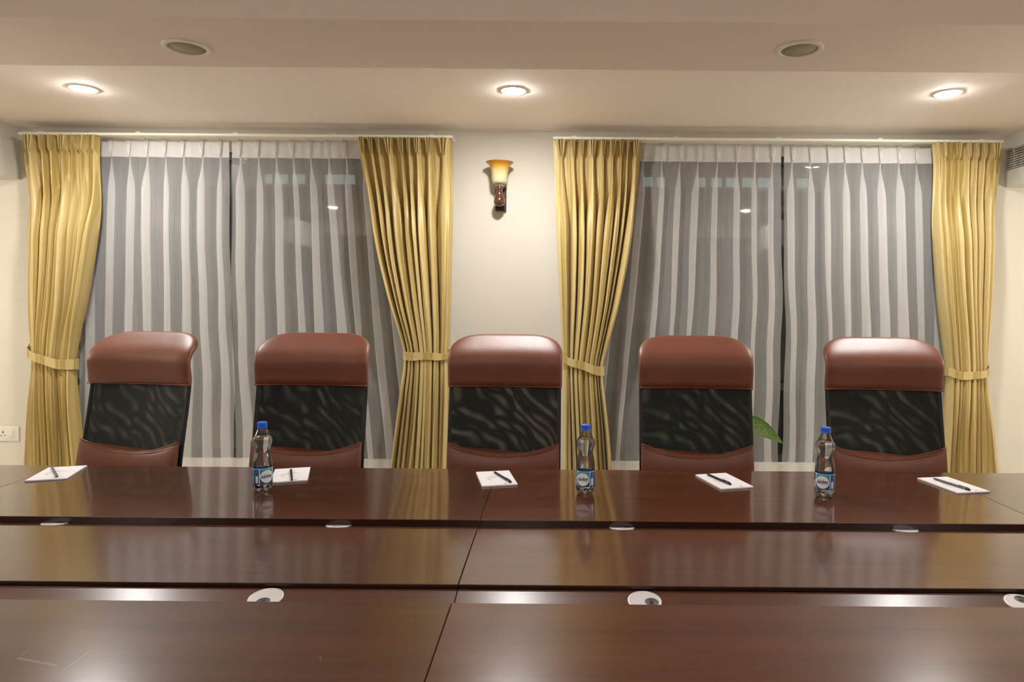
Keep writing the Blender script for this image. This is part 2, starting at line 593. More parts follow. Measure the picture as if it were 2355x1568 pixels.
# ceiling: perimeter soffit, dropped beam, raised middle
BEAM_DROP = 0.09
ZB = ZC - BEAM_DROP
yb1 = pz(1178, 159.5, ZB).y
yb0 = pz(1178, 48, ZB).y
zf = pw(1178, 3.5, yb0).z
ZT = ZC + 0.17
m = MB().box(XL, XR, yb1 - 0.02, YW, ZC, ZC + 0.08)
m.box(XL, XR, YB, -1.45, ZC, ZC + 0.08)
m.box(XL, XR, -1.5, yb0 + 0.12, ZT, ZT + 0.08)
tag(m.build('ceiling', M['ceil']), kind='structure')
tag(MB().box(XL, XR, yb0, yb1, ZB, ZC + 0.05).build('ceiling_beam', M['beam'], bevel=0.004), kind='structure')
tag(MB().box(XL, XR, -1.45, -1.05, ZB, ZT).build('ceiling_beam', M['beam']), kind='structure')
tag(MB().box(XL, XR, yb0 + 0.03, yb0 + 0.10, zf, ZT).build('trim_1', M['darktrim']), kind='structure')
tag(MB().box(XL, BL, YB, YW, ZBH, ZC).build('bulkhead_left', M['wall']), kind='structure')
# right bulkhead with a grille opening
gy0, gy1 = 2.75, 3.965
gz0, gz1 = pw(2316, 393.5, YW).z, pw(2316, 346, YW).z
m = MB().box(BR, XR, YB, gy0, ZBH, ZC).box(BR, XR, gy0, YW, ZBH, gz0).box(BR, XR, gy0, YW, gz1, ZC)
m.box(BR + 0.12, XR, gy0, YW, gz0, gz1)
tag(m.build('bulkhead_right', M['wall']), kind='structure')

# air grille
g = empty('air_vent', (BR, (gy0 + gy1) / 2, gz0))
tag(g, 'slatted air conditioning grille in the side bulkhead', 'vent')
hy = (gy1 - gy0) / 2 - 0.002
hz = gz1 - gz0
MB().box(0.10, 0.118, -hy, hy, 0.002, hz - 0.002).build('backing', M['black'], g)
ns = 9
for i in range(ns):
    z = hz * (i + 0.5) / ns
    MB().add([(0.0, -hy, z - 0.001), (0.0, hy, z - 0.001), (0.008, hy, z), (0.008, -hy, z),
              (0.0, -hy, z + 0.0022), (0.0, hy, z + 0.0022), (0.008, hy, z + 0.0032), (0.008, -hy, z + 0.0032)],
             [(0, 1, 2, 3), (4, 7, 6, 5), (0, 4, 5, 1), (2, 6, 7, 3), (1, 5, 6, 2), (0, 3, 7, 4)]).build('slat', M['rail'], g)
for i in range(9):
    y = hy - 0.045 - i * 0.14
    MB().box(0.010, 0.014, y - 0.003, y + 0.003, 0.002, hz - 0.002).build('bar', M['rail'], g)

# ------------------------------------------------------------------ windows
for wi, (x0, x1) in enumerate(WIN):
    w = empty('window_%d' % (wi + 1), ((x0 + x1) / 2, YW + 0.06, WZ0))
    tag(w, kind='structure')
    hw = (x1 - x0) / 2
    h = WZ1 - WZ0
    zt = pw(1177, 884, YW + 0.06).z - WZ0
    t = 0.045
    m = MB().box(-hw, hw, -0.03, 0.03, 0, t).box(-hw, hw, -0.03, 0.03, h - t, h).box(-hw, -hw + t, -0.03, 0.03, t, h - t).box(hw - t, hw, -0.03, 0.03, t, h - t)
    m.build('window_frame', M['frame'], w)
    MB().box(-hw + t, hw - t, -0.03, 0.03, zt - 0.02, zt + 0.02).build('transom', M['frame'], w)
    MB().box(-0.025, 0.025, -0.028, 0.028, zt + 0.02, h - t).build('mullion', M['frame'], w)
    for a, b, c, d in ((-hw + t, -0.025, zt + 0.02, h - t), (0.025, hw - t, zt + 0.02, h - t), (-hw + t, hw - t, t, zt - 0.02)):
        MB().box(a, b, -0.003, 0.003, c, d).build('pane', M['glass'], w)

# ------------------------------------------------------------------ building across the street
bd = 16.0
bz = [pw(1200, y, bd).z for y in (426, 405)]
b = empty('neighbouring_building', (0, bd, -6))
tag(b, 'dark building seen through the sheers with one lit window row', 'building')
MB().box(-9.5, 9.0, 0.05, 5, 0, 11.5).build('wall', M['facade'], b)
for a, e in ((610, 624), (632, 660), (672, 700), (748, 792), (800, 815), (1480, 1500), (1512, 1530), (1603, 1623), (1637, 1660), (1671, 1698), (1708, 1732), (1744, 1771), (1779, 1797), (1834, 1858)):
    MB().box(pw(a, 415, bd).x, pw(e, 415, bd).x, 0.0, 0.06, bz[0] + 6, bz[1] + 6).build('window', M['litpane'], b)

# ------------------------------------------------------------------ curtain rails
YC, YS = 3.835, 3.915


def rail(px0, px1, py, label):
    a, c = pw(px0, py, YC), pw(px1, py, YC)
    zz = (a.z + c.z) / 2
    r = empty('curtain_rail', ((a.x + c.x) / 2, YC, zz))
    tag(r, label, 'curtain rail', 'curtain rails over the windows')
    hw = (c.x - a.x) / 2
    MB().box(-hw, hw, -0.022, 0.022, 0, 0.015).build('front_track', M['rail'], r, bevel=0.004)
    MB().box(-hw, hw, YS - YC - 0.018, YS - YC + 0.014, 0.002, 0.015).build('rear_track', M['rail'], r, bevel=0.003)
    for i in range(5):
        x = -hw + 0.12 + i * (2 * hw - 0.24) / 4
        MB().box(x - 0.012, x + 0.012, -0.015, YW - YC, 0.015, 0.022).build('bracket', M['rail'], r)
    return zz


ZR1 = rail(47, 1042, 315, 'cream curtain rail over the window on the wall socket side')
ZR2 = rail(1272, 2304, 326, 'cream curtain rail over the window on the air vent side')


# ------------------------------------------------------------------ gold curtains
def interp_rows(rows, d, zs):
    zz = np.array([pw((a + b) / 2, y, d).z for y, a, b in rows])
    L = np.array([pw(a, y, d).x for y, a, b in rows])
    R = np.array([pw(b, y, d).x for y, a, b in rows])
    o = np.argsort(zz)
    fine = np.linspace(zz.min(), zz.max(), 400)
    ker = np.ones(15) / 15

    def sm(v):
        f = np.interp(fine, zz[o], v[o])
        f = np.convolve(np.pad(f, 7, mode='edge'), ker, 'valid')
        return np.interp(zs, fine, f)
    return sm(L), sm(R)


def gold_curtain(rows, npl, seed, tie, zr, label, outer):
    rng = np.random.default_rng(seed)
    ztop = zr + 0.004
    d = YC
    rows = list(rows) + [(1480, 2 * rows[-1][1] - rows[-3][1], 2 * rows[-1][2] - rows[-3][2]), (1640, 2 * rows[-1][1] - rows[-3][1], 2 * rows[-1][2] - rows[-3][2])]
    zs = np.concatenate([np.linspace(ztop, ztop - 0.16, 26), np.linspace(ztop - 0.175, 0.03, 120)])
    La, Ra = interp_rows(rows, d - 0.005, zs)
    Lb, Rb = interp_rows(rows, d - 0.045, zs)
    q = sstep(0.05, 0.5, ztop - zs)              # the folds stand forward below the heading
    L, R = La + (Lb - La) * q, Ra + (Rb - Ra) * q
    ztie = pw((tie[0] + tie[2]) / 2, (tie[1] + tie[3]) / 2, d).z
    per = 56
    N = npl * per
    u = np.linspace(0, 1, N + 1)
    wid = rng.uniform(0.6, 1.4, npl)
    wid[0 if outer == 'L' else -1] = 2.1          # the outer hem hangs as one flat panel
    wid[3] = 1.7
    edges = np.concatenate([[0], np.cumsum(wid)]) / wid.sum()
    ph = np.interp(u, edges, np.arange(npl + 1))
    amp = np.interp(ph, np.arange(npl + 1), rng.uniform(0.35, 1.4, npl + 1) * np.where(np.arange(npl + 1) == (0 if outer == 'L' else npl), 0.4, 1.0))
    P = np.zeros((len(zs), N + 1, 3))
    f1, f2, f3 = rng.uniform(0, 6.28, 3)
    kf = np.minimum(np.floor(ph), npl - 1)
    foldrand = rng.uniform(-1, 1, npl + 1)
    fr_k = foldrand[kf.astype(int)]
    fo2 = rng.uniform(0, 6.28, npl + 1)[kf.astype(int)]
    for i, z in enumerate(zs):
        tz = ztop - z
        w = R[i] - L[i]
        w0 = R[3] - L[3]
        fr = ph - kf - 0.5
        h = 0.095
        # heading: three fingers that meet at the pinch, flat cloth between them
        sq = max(0.0, 1 - tz / h)
        hwid = 0.15 + 0.17 * sq
        g3 = (fr + hwid) / (2 * hwid / 3)
        inside = (np.abs(fr) < hwid)
        Hd = np.where(inside, np.sqrt(np.maximum(0, 1 - (2 * (g3 - np.floor(g3)) - 1) ** 2)) * 0.030 + 0.008, 0.0)
        # folds below the pinch: round humps that meet in sharp creases
        sp = float(sstep(h, h + 0.50, np.array(tz)))
        drift = np.clip(fr + 0.09 * sp * np.sin(2.1 * z + fo2) * (1 - (2 * fr) ** 2), -0.5, 0.5)
        wf = 0.11 + 0.39 * sp
        hump = np.sqrt(np.maximum(0, 1 - np.clip(np.abs(drift) / wf, 0, 1) ** 2.2))
        Bd = hump * (0.030 + 0.036 * sp) * (1 - sp + sp * (0.55 + 0.60 * amp))
        Bd = Bd + sp * 0.006 * np.sin(2 * np.pi * (2.0 * ph) + 3 * np.sin(1.7 * z + f1) + f2)
        t = float(sstep(h * 0.85, h * 1.15, np.array(tz)))
        y = -(1 - t) * Hd - t * Bd
        squeeze = min(1.5, (w0 / w) ** 0.55)
        near = math.exp(-((z - ztie) / 0.22) ** 2)
        y = y * (1 + (squeeze - 1) * sp)
        y = np.clip(y, -0.10, 0.02)
        # gather round the tie: bundle bulges in the middle
        y = y * (1 - 0.55 * near) - near * 0.05 * np.sqrt(np.maximum(0, 1 - (2 * u - 1) ** 2))
        x = L[i] + w * u
        # folds lean over, so cloth overlaps itself
        lean = (0.55 + 0.35 * fr_k) * sp * (1 - 0.3 * near)
        env = np.sin(np.pi * np.clip(u, 0, 1)) ** 0.9
        x = x + env * lean * (w / npl) * (-np.sin(4 * np.pi * fr) / (2.6 * np.pi)) + env * 0.25 * sp * (w / npl) * np.sin(2.6 * z + fo2) * np.exp(-(fr / 0.3) ** 2)
        x = x + env * 0.004 * sp * np.sin(5 * z + 7 * u + f3)
        P[i, :, 0] = x
        P[i, :, 1] = d + 0.012 + y
        P[i, :, 2] = z - 0.004 * (1 - np.cos(2 * np.pi * fr)) * sq
    o = grid(P).build('gold_curtain', M['gold'], smooth=True, recalc=False)
    U = np.tile(u * npl * 0.115, (len(zs), 1))
    V = np.tile(zs[:, None], (1, N + 1))
    set_uv(o, U, V)
    tag(o, label, 'curtain', 'gold tied curtains')
    # tieback: a strap that runs round the bundle to a hook on the wall
    xo, yo, xi, yi, sag, bw = tie
    po, pi_ = pw(xo, yo, d - 0.05), pw(xi, yi, d - 0.05)
    tb = empty('curtain_tieback', ((po.x + pi_.x) / 2, d, pi_.z))
    c0 = Vector(tb.location)
    cx = 0.0
    rx = abs(po.x - pi_.x) / 2 + 0.006
    A = []
    n = 56
    s_o = 1 if po.x > pi_.x else -1
    for q, dz in enumerate((0, 1)):
        pass
    P = np.zeros((5, n + 1, 3))
    for j in range(n + 1):
        a = math.pi * 2 * j / n
        xx = math.cos(a)                      # +1 = outer end
        ss = math.sin(a)
        yy = -0.082 * math.copysign(abs(ss) ** 0.75, ss) if ss > 0 else 0.040 * abs(ss)
        zc = (po.z + pi_.z) / 2 + (po.z - pi_.z) / 2 * xx - sag * (1 - xx * xx) * (1 if ss > 0 else 0.2)
        wv = 0.003 * math.sin(5 * a)
        bb = bw * (0.72 + 0.28 * (1 - xx) / 2)
        for i, q in enumerate((-1, -0.93, 0, 0.93, 1)):
            bulge = 0.004 if abs(q) > 0.9 else 0.0
            P[i, j] = (s_o * rx * xx, yy - (bulge * 0.4 if ss > 0 else 0) - 0.006 * ss, zc - c0.z + q * bb / 2 + wv)
    band = grid(P).build('band', M['gold'], tb, smooth=True, recalc=False)
    set_uv(band, np.tile(np.linspace(0, 0.8, n + 1), (5, 1)), np.tile(np.linspace(0, 0.06, 5)[:, None], (1, n + 1)))
    so = band.modifiers.new('thick', 'SOLIDIFY'); so.thickness = 0.004; so.offset = 1
    hx = s_o * (rx + 0.012)
    hz = po.z - c0.z + 0.012
    yl = YW - d
    mh = MB().tube([(hx, yl, hz), (hx, 0.02, hz - 0.004), (hx, -0.01, hz + 0.006), (hx - s_o * 0.012, -0.02, hz + 0.022)], 0.0035)
    mh.tube([(hx - s_o * 0.006, 0.02, hz - 0.01), (hx - s_o * 0.018, 0.0, hz - 0.004), (hx - s_o * 0.026, -0.02, hz + 0.020), (hx - s_o * 0.026, -0.02, hz + 0.034)], 0.0035)
    mh.lathe([(0.010, 0), (0.010, 0.003)], 12, (hx, yl - 0.001, hz - 0.001))
    mh.build('hook', M['chrome'], tb, smooth=True)
    MB().tube([(s_o * rx * 0.96, -0.01, po.z - c0.z), (hx, 0.0, hz - 0.004)], 0.003).build('loop', M['gold'], tb)
    return tb


R1 = [(305, 47, 227), (312, 47, 226), (345, 49, 225), (450, 53, 221), (520, 56, 212), (600, 59, 201), (700, 62, 186), (770, 65, 170), (830, 69, 160), (870, 67, 162), (930, 61, 169), (1000, 55, 176), (1080, 50, 183)]
R2 = [(310, 818, 1042), (318, 820, 1041), (350, 824, 1041), (430, 838, 1040), (520, 853, 1038), (600, 869, 1036), (700, 895, 1034), (770, 917, 1032), (815, 928, 1030), (850, 926, 1031), (920, 917, 1033), (1000, 907, 1033), (1080, 897, 1032)]
R3 = [(315, 1271, 1476), (323, 1271, 1475), (360, 1273, 1473), (450, 1277, 1467), (520, 1279, 1459), (600, 1282, 1446), (700, 1287, 1426), (780, 1291, 1404), (845, 1294, 1386), (880, 1294, 1389), (940, 1294, 1396), (1000, 1294, 1402), (1085, 1295, 1409)]
R4 = [(322, 2146, 2309), (330, 2147, 2308), (365, 2150, 2306), (450, 2154, 2302), (520, 2157, 2299), (600, 2161, 2295), (700, 2169, 2288), (790, 2180, 2280), (856, 2188, 2276), (890, 2187, 2278), (950, 2182, 2285), (1010, 2177, 2294), (1090, 2172, 2303)]
TB = [((60, 805, 162, 840, 0.012, 0.058), 'gold striped tieback on the curtain beside the wall socket'),
      ((1034, 819, 926, 818, 0.0, 0.050), 'gold tieback hooked level on the curtain beside the wall lamp, on the wall socket side'),
      ((1291, 822, 1388, 856, 0.004, 0.055), 'gold tieback sloping down on the curtain beside the wall lamp, on the air vent side'),
      ((2279, 850, 2186, 856, 0.024, 0.050), 'gold tieback sagging on the curtain beneath the air vent')]
CL = ['gold striped satin curtain tied back beside the wall socket',
      'gold striped satin curtain beside the wall lamp, on the wall socket side',
      'gold striped satin curtain beside the wall lamp, on the air vent side',
      'gold striped satin curtain tied back next to the air vent']
for i, (rows, npl, zr) in enumerate(((R1, 8, ZR1), (R2, 9, ZR1), (R3, 9, ZR2), (R4, 8, ZR2))):
    t = gold_curtain(rows, npl, 11 + i * 5, TB[i][0], zr, CL[i], 'LRLR'[i])
    tag(t, TB[i][1], 'tieback', 'gold curtain tiebacks')


# ------------------------------------------------------------------ sheer curtains
def sheer(top, bot, zr, n, seed, label, edge, turn=1):
    """top, bot: (px left, px right); hangs from the rear track"""
    rng = np.random.default_rng(seed)
    d = YS
    ztop = zr + 0.001
    zbot = 0.04
    zl0 = pw(top[0], 320, d).x, pw(top[1], 320, d).x
    zl1 = pw(bot[0], 1060, d).x, pw(bot[1], 1060, d).x
    zr1 = pw(1177, 1060, d).z
    per = 30
    N = n * per
    t = np.linspace(0, n, N + 1)
    kf = np.minimum(np.floor(t), n - 1).astype(int)
    c_k = rng.uniform(2.0, 2.6, n); c_l = rng.uniform(1.7, 3.0, n)
    p_k = rng.uniform(0, 6.28, n); a_k = rng.uniform(0.7, 1.3, n)
    wj = rng.uniform(0.9, 1.1, n); ed = np.concatenate([[0], np.cumsum(wj)]) / wj.sum()
    pe = rng.uniform(0, 6.28, 3)

    def surf(zs, c_scale, yoff):
        P = np.zeros((len(zs), N + 1, 3))
        for i, z in enumerate(zs):
            tz = ztop - z
            q = (ztop - z) / (ztop - zr1)
            L = zl0[0] + (zl1[0] - zl0[0]) * q
            R = zl0[1] + (zl1[1] - zl0[1]) * q
            if edge == 'R': R += 0.012 * math.sin(3.1 * z + pe[0]) * min(1, tz) + 0.004 * math.sin(11 * z + pe[1]) * min(1, tz)
            if edge == 'L': L += 0.012 * math.sin(2.7 * z + pe[0]) * min(1, tz) + 0.004 * math.sin(10 * z + pe[1]) * min(1, tz)
            sp = float(sstep(0.10, 0.30, np.array(tz)))
            lo = float(sstep(0.5, 1.4, np.array(tz)))
            cc = (1.28 * (1 - sp) + sp * ((1 - lo) * c_k + lo * c_l))[kf] if True else 0
            cc = cc * (1 + 0.10 * lo * np.sin(2.3 * z + p_k))[kf]
            A = 0.006 + sp * 0.013
            fr = t - kf
            # folds sit in the middle of each period so the free edges stay flat
            tt = fr - 0.5
            xf = fr - cc * np.sin(2 * np.pi * tt) / (2 * np.pi) * np.sin(np.pi * fr) ** 0.5
            xf = xf + 0.10 * sp * np.sin(1.3 * z + p_k)[kf] * np.sin(np.pi * fr)
            lo_, hi_ = ed[kf], ed[kf + 1]
            P[i, :, 0] = L + (R - L) * (lo_ + (hi_ - lo_) * xf)
            P[i, :, 1] = d + yoff - turn * (A * a_k[kf] * np.sin(2 * np.pi * tt)) + 0.004 * sp * np.sin(2 * np.pi * t * 0.37 + 2 * z + pe[2])
            P[i, :, 2] = z
        return P
    root = empty('sheer_curtain', (0, 0, 0))
    root.location = ((zl0[0] + zl0[1]) / 2, d, zbot)
    loc = np.array(root.location)
    hd = 0.100
    zs = np.linspace(ztop, ztop - hd, 8)
    P = surf(zs, 1, 0) - loc
    o = grid(P).build('heading_tape', M['sheer_head'], root, smooth=True, recalc=False)
    set_uv(o, np.tile(t * 0.15, (len(zs), 1)), np.tile(zs[:, None], (1, N + 1)))
    zs = np.concatenate([np.linspace(ztop - hd, ztop - 0.35, 16), np.linspace(ztop - 0.37, zbot, 50)])
    P = surf(zs, 1, 0) - loc
    o = grid(P).build('voile', M['sheer'], root, smooth=True, recalc=False)
    set_uv(o, np.tile(t * 0.15, (len(zs), 1)), np.tile(zs[:, None], (1, N + 1)))
    # pinch stitches: slim gathered tucks on the heading
    for k in range(n):
        m = MB()
        x = zl0[0] + (zl0[1] - zl0[0]) * (ed[k] + ed[k + 1]) / 2
        for s_ in (-0.008, 0.0, 0.008):
            m.tube([(x + s_ * 1.3 - loc[0], -0.014, ztop - loc[2]), (x + s_ * 0.5 - loc[0], -0.017, ztop - 0.07 - loc[2]), (x - loc[0], -0.012, ztop - hd - loc[2])], 0.0035, 6)
        m.build('pinch_pleat', M['sheer_head'], root, smooth=True)
    tag(root, label, 'sheer curtain', 'white sheers behind the gold curtains')


sheer((192, 527), (180, 537), ZR1, 8, 3, 'white sheer curtain next to the gold curtain by the wall socket', 'R')
sheer((533, 890), (539, 972), ZR1, 9, 4, 'white sheer curtain hanging behind the chair between wall socket chair and wall lamp', 'L')
sheer((1420, 1797), (1352, 1794), ZR2, 9, 8, 'white sheer curtain behind the plant leaf and its chair', 'R', -1)
sheer((1804, 2170), (1799, 2190), ZR2, 9, 9, 'white sheer curtain next to the gold curtain by the air vent', 'L', -1)


# ------------------------------------------------------------------ downlights and speakers
def downlight(x, y, z, label, r=0.052):
    o = empty('downlight', (x, y, z))
    tag(o, label, 'ceiling light', 'recessed ceiling lights')
    MB().lathe([(r + 0.012, 0.0), (r + 0.012, -0.003), (r + 0.002, -0.005), (r + 0.001, -0.001), (r + 0.001, 0.0)], 40, cap=False).build('trim_ring', M['white_plastic'], o, smooth=True)
    MB().lathe([(r, -0.002), (r * 0.98, -0.006), (r * 0.7, -0.009), (r * 0.3, -0.010), (0.001, -0.010)], 40).build('lens', M['lens'], o, smooth=True)


DN = ['lit round ceiling downlight above the wall socket end of the chair row',
      'lit round ceiling downlight above the wall lamp',
      'lit round ceiling downlight above the air vent end of the chair row']
dls = [pz(192, 203, ZC), pz(1181, 208, ZC), pz(2180, 214, ZC)]
for p, l in zip(dls, DN):
    downlight(p.x, p.y, ZC, l)
ydl = dls[1].y
for x, w_ in ((-2.75, 'on the wall socket side'), (-0.2, 'over the desk seam'), (2.35, 'on the air vent side')):
    downlight(x, -0.30, ZT, 'lit round downlight in the raised ceiling opposite the windows, ' + w_)


def speaker(px, py, label):
    p = pz(px, py, ZB)
    o = empty('ceiling_speaker', (p.x, p.y, ZB))
    tag(o, label, 'speaker', 'round ceiling speakers')
    r = 0.082
    MB().lathe([(r, 0.0), (r, -0.003), (r - 0.004, -0.006), (r - 0.018, -0.007), (r - 0.019, -0.003), (r - 0.019, 0.0)], 48, cap=False).build('rim', M['rail'], o, smooth=True)
    MB().lathe([(r - 0.019, -0.001), (r - 0.019, -0.004), (0.001, -0.0045)], 48).build('grille', M['speakermesh'], o, smooth=True)


speaker(430, 108, 'round ceiling speaker in the beam on the wall socket side')
speaker(1839, 112, 'round ceiling speaker in the beam on the air vent side')

# ------------------------------------------------------------------ wall sconce
def wall_lamp(loc, rz, lit, label, group=None):
    """bell shade on a turned wooden stem, back plate on the wall; the lamp looks along -y"""
    s = empty('wall_lamp', loc, rz)
    tag(s, label, 'wall lamp', group)
    o = MB().lathe([(0.018, 0), (0.038, 0.003), (0.042, 0.012), (0.045, 0.035), (0.047, 0.062), (0.051, 0.085), (0.060, 0.105), (0.073, 0.118), (0.078, 0.121),
                    (0.078, 0.124), (0.071, 0.122), (0.056, 0.107), (0.047, 0.085), (0.043, 0.062), (0.041, 0.035), (0.036, 0.010), (0.010, 0.006)], 48).build('shade', M['fillshade'] if lit else M['shade'], s, smooth=True)
    o.location = (0, -0.085, 0.002)
    MB().lathe([(0.016, -0.012), (0.022, -0.008), (0.022, -0.004), (0.017, -0.002), (0.017, 0.004)], 32, (0, -0.085, 0)).build('collar', M['chrome'], s, smooth=True)
    MB().lathe([(0.004, -0.126), (0.019, -0.123), (0.029, -0.112), (0.0325, -0.098), (0.030, -0.083), (0.0225, -0.066), (0.0180, -0.048), (0.0180, -0.030), (0.022, -0.012), (0.020, -0.010)], 40, (-0.001, -0.085, 0)).build('stem', M['sconcewood'], s, smooth=True)
    MB().box(-0.030, 0.034, -0.022, 0, -0.142, -0.006).build('back_plate', M['sconceplate'], s, bevel=0.003)
    MB().tube([(0, -0.02, -0.09), (0, -0.07, -0.09)], 0.010, 16).build('arm', M['sconcewood'], s)


sc = pw(1149, 424, YW - 0.085)
wall_lamp((sc.x, YW, sc.z), 0, False, 'unlit wall lamp with amber glass bell shade on dark wood')
for y in (2.62,):  # pair of lamps added outside the frame to brighten ceiling and walls
    wall_lamp((XL, y, 1.62), math.pi / 2, True, 'added unseen fill lamp on the side wall behind the wall socket corner', 'added fill lamps on the side walls')
    wall_lamp((XR, y, 1.62), -math.pi / 2, True, 'added unseen fill lamp on the side wall under the air vent bulkhead', 'added fill lamps on the side walls')

# ------------------------------------------------------------------ wall socket
k = pw(20, 997, YW)
s = empty('wall_socket', (k.x, YW, k.z))
tag(s, 'white three pin wall socket with switch beside the gold curtain', 'socket')
MB().box(-0.085, 0.066, -0.008, 0, -0.044, 0.044).build('plate', M['white_plastic'], s, bevel=0.004)
MB().box(-0.060, 0.045, -0.0095, -0.008, -0.030, 0.030).build('module', M['white_plastic'], s, bevel=0.001)
for i, (x, z, a, c) in enumerate(((-0.026, 0.010, 0.0025, 0.007), (-0.038, -0.010, 0.0035, 0.0025), (-0.014, -0.010, 0.0035, 0.0025))):
    MB().box(x - a, x + a, -0.0102, -0.0095, z - c, z + c).build('pin_hole', M['black'], s)
MB().box(0.004, 0.032, -0.013, -0.0095, -0.024, 0.024).build('switch', M['white_plastic'], s, bevel=0.002)
MB().box(0.014, 0.024, -0.0135, -0.013, -0.014, -0.012).build('switch_mark', M['greyplastic'], s)

# ------------------------------------------------------------------ tables
ZTAB = 0.75
THK = 0.023
SEAM = -0.205
UW = 1.60
XS = [SEAM - UW, SEAM, SEAM + UW]
yf0, yf1 = pz(1177, 1196, ZTAB).y, pz(1177, 1078.5, ZTAB).y      # far desk
yc0, yc1 = pz(1177, 1345, ZTAB).y, pz(1177, 1217, ZTAB).y        # centre panel
yn1 = pz(1177, 1387, ZTAB).y
yn0 = yn1 - 0.60
GAP = 0.0005


def desk(name, x0, x1, y0, y1, mat, label, cat, group, legs=True, panel_y=None):
    cx, cy = (x0 + x1) / 2, (y0 + y1) / 2
    r = empty(name, (cx, cy, 0))
    tag(r, label, cat, group)
    hx, hy = (x1 - x0) / 2 - GAP, (y1 - y0) / 2
    t = MB().box(-hx, hx, -hy, hy, ZTAB - THK, ZTAB).build('table_top', mat, r, bevel=0.0014, seg=2)
    t.modifiers['bevel'].material = 0
    t.data.materials.append(M['edge'])
    for p in t.data.polygons:
        if abs(p.normal.z) < 0.5: p.material_index = 1
    for sx in (-1, 1):
        MB().box(sx * (hx - 0.03) - 0.014, sx * (hx - 0.03) + 0.014, -hy + (0.04 if panel_y != 1 else 0.22), hy - (0.22 if panel_y != 1 else 0.06), 0, ZTAB - THK).build('side_panel', M['panelwood'], r, bevel=0.002)
    if panel_y is not None:
        q = panel_y * (hy - 0.055)
        MB().box(-hx + 0.046, hx - 0.046, q - 0.009, q + 0.009, 0.18, ZTAB - THK).build('modesty_panel', M['panelwood'], r)
    return r


GX = [-0.40, 0.40]


def grommet(parent, x, y, z, tilt, rot):
    e = empty('cable_grommet', (x, y, z), 0, parent)
    e.rotation_euler = (Matrix.Rotation(tilt, 3, 'X') @ Matrix.Rotation(rot, 3, 'Z')).to_euler()
    R_ = 0.036
    MB().lathe([(R_, 0.0), (R_, 0.0014), (R_ - 0.003, 0.0026), (R_ - 0.0045, 0.0022), (R_ - 0.005, 0.0)], 48, cap=False).build('rim', M['alu'], e, smooth=True)
    # lid: a disc with a mouse hole towards -y
    m = MB()
    n = 48
    rr = R_ - 0.005
    out, inn = [], []
    hx_, hr = 0.0155, 0.0145
    for j in range(n):
        a = 2 * math.pi * j / n
        out.append((rr * math.cos(a), rr * math.sin(a), 0.0018))
        inn.append((hr * math.cos(a), -hx_ + hr * math.sin(a), 0.0018))
    m.v = out + inn
    m.f = [(j, (j + 1) % n, n + (j + 1) % n, n + j) for j in range(n)]
    m.build('lid', M['alu'], e, recalc=True)
    MB().lathe([(hr, -hx_ * 0 + 0.0005), (hr, 0.0019), (hr - 0.0025, 0.0022), (hr - 0.003, 0.0008), (0.001, 0.0006)], 32, (0, -hx_, 0)).build('hole_insert', M['greyplastic'], e, smooth=True)
    MB().box(-0.004, 0.004, -hx_ - 0.004, -hx_ + 0.004, 0.0006, 0.0016).build('hole_slot', M['black'], e)
    return e


TILT = math.radians(8)
zs1 = ZTAB - 0.009                 # strip height where it meets the centre panel


def cable_strip(r, hx, hy, sy, ypanel, rots):
    """strip that falls from the centre panel to under the desk top; sy = side of the desk it lies on"""
    y0 = ypanel - sy * 0.002                      # at the panel
    y1 = sy * (hy - 0.06)                         # under the top
    st = abs(y1 - y0)
    za, zb = zs1, zs1 - st * math.tan(TILT)
    v = [(-hx, y0, za), (hx, y0, za), (hx, y1, zb), (-hx, y1, zb), (-hx, y0, za - 0.018), (hx, y0, za - 0.018), (hx, y1, zb - 0.018), (-hx, y1, zb - 0.018)]
    MB().add(v, [(0, 1, 2, 3), (4, 7, 6, 5), (0, 4, 5, 1), (1, 5, 6, 2), (2, 6, 7, 3), (3, 7, 4, 0)]).build('cable_strip', M['wood_strip'], r, bevel=0.0012)
    for q, gx in enumerate(GX):
        d = 0.040 if sy > 0 else 0.078
        grommet(r, gx, y0 - sy * d, za - d * math.tan(TILT) + 0.0004, sy * TILT, rots[q])


SIDE = ['on the wall socket side', 'on the air vent side']
for i in range(2):
    r = desk('conference_desk', XS[i], XS[i + 1], yf0, yf1, M['far_%d' % i],
         'glossy mahogany desk holding notepads in front of the chairs, half ' + SIDE[i], 'desk', 'mahogany desks of the conference table', panel_y=-1)
    cable_strip(r, UW / 2 - GAP, (yf1 - yf0) / 2, -1, yc1 - (yf0 + yf1) / 2, (2.0, 2.6))
a = pz(200, 1540, ZTAB)
scr = []
cyn = (yn0 + yn1) / 2
cxl = (XS[0] + XS[1]) / 2
for (p0, p1, w) in (((145, 1542), (210, 1493), 0.0007), ((45, 1510), (68, 1492), 0.0007), ((40, 1513), (130, 1530), 0.0025), ((735, 1508), (739, 1518), 0.0006)):
    A_, B_ = pz(*p0, ZTAB), pz(*p1, ZTAB)
    scr.append((A_.x - cxl, A_.y - cyn, B_.x - cxl, B_.y - cyn, w))
M['wood_scr'] = wood('scratched mahogany veneer', DK, LT, 'x', 0.30, scr, coat=0.195, cw=0.8)
for i in range(2):
    r = desk('conference_desk', XS[i], XS[i + 1], yn0, yn1, M['wood_scr'] if i == 0 else M['near_1'],
         ['bare scratched mahogany desk opposite the chairs, half on the wall socket side', 'bare mahogany desk opposite the chairs, half on the air vent side'][i],
         'desk', 'mahogany desks of the conference table', panel_y=1)
    cable_strip(r, UW / 2 - GAP, (yn1 - yn0) / 2, 1, yc0 - (yn0 + yn1) / 2, ((0.3, 0.05), (1.2, 2.7))[i])
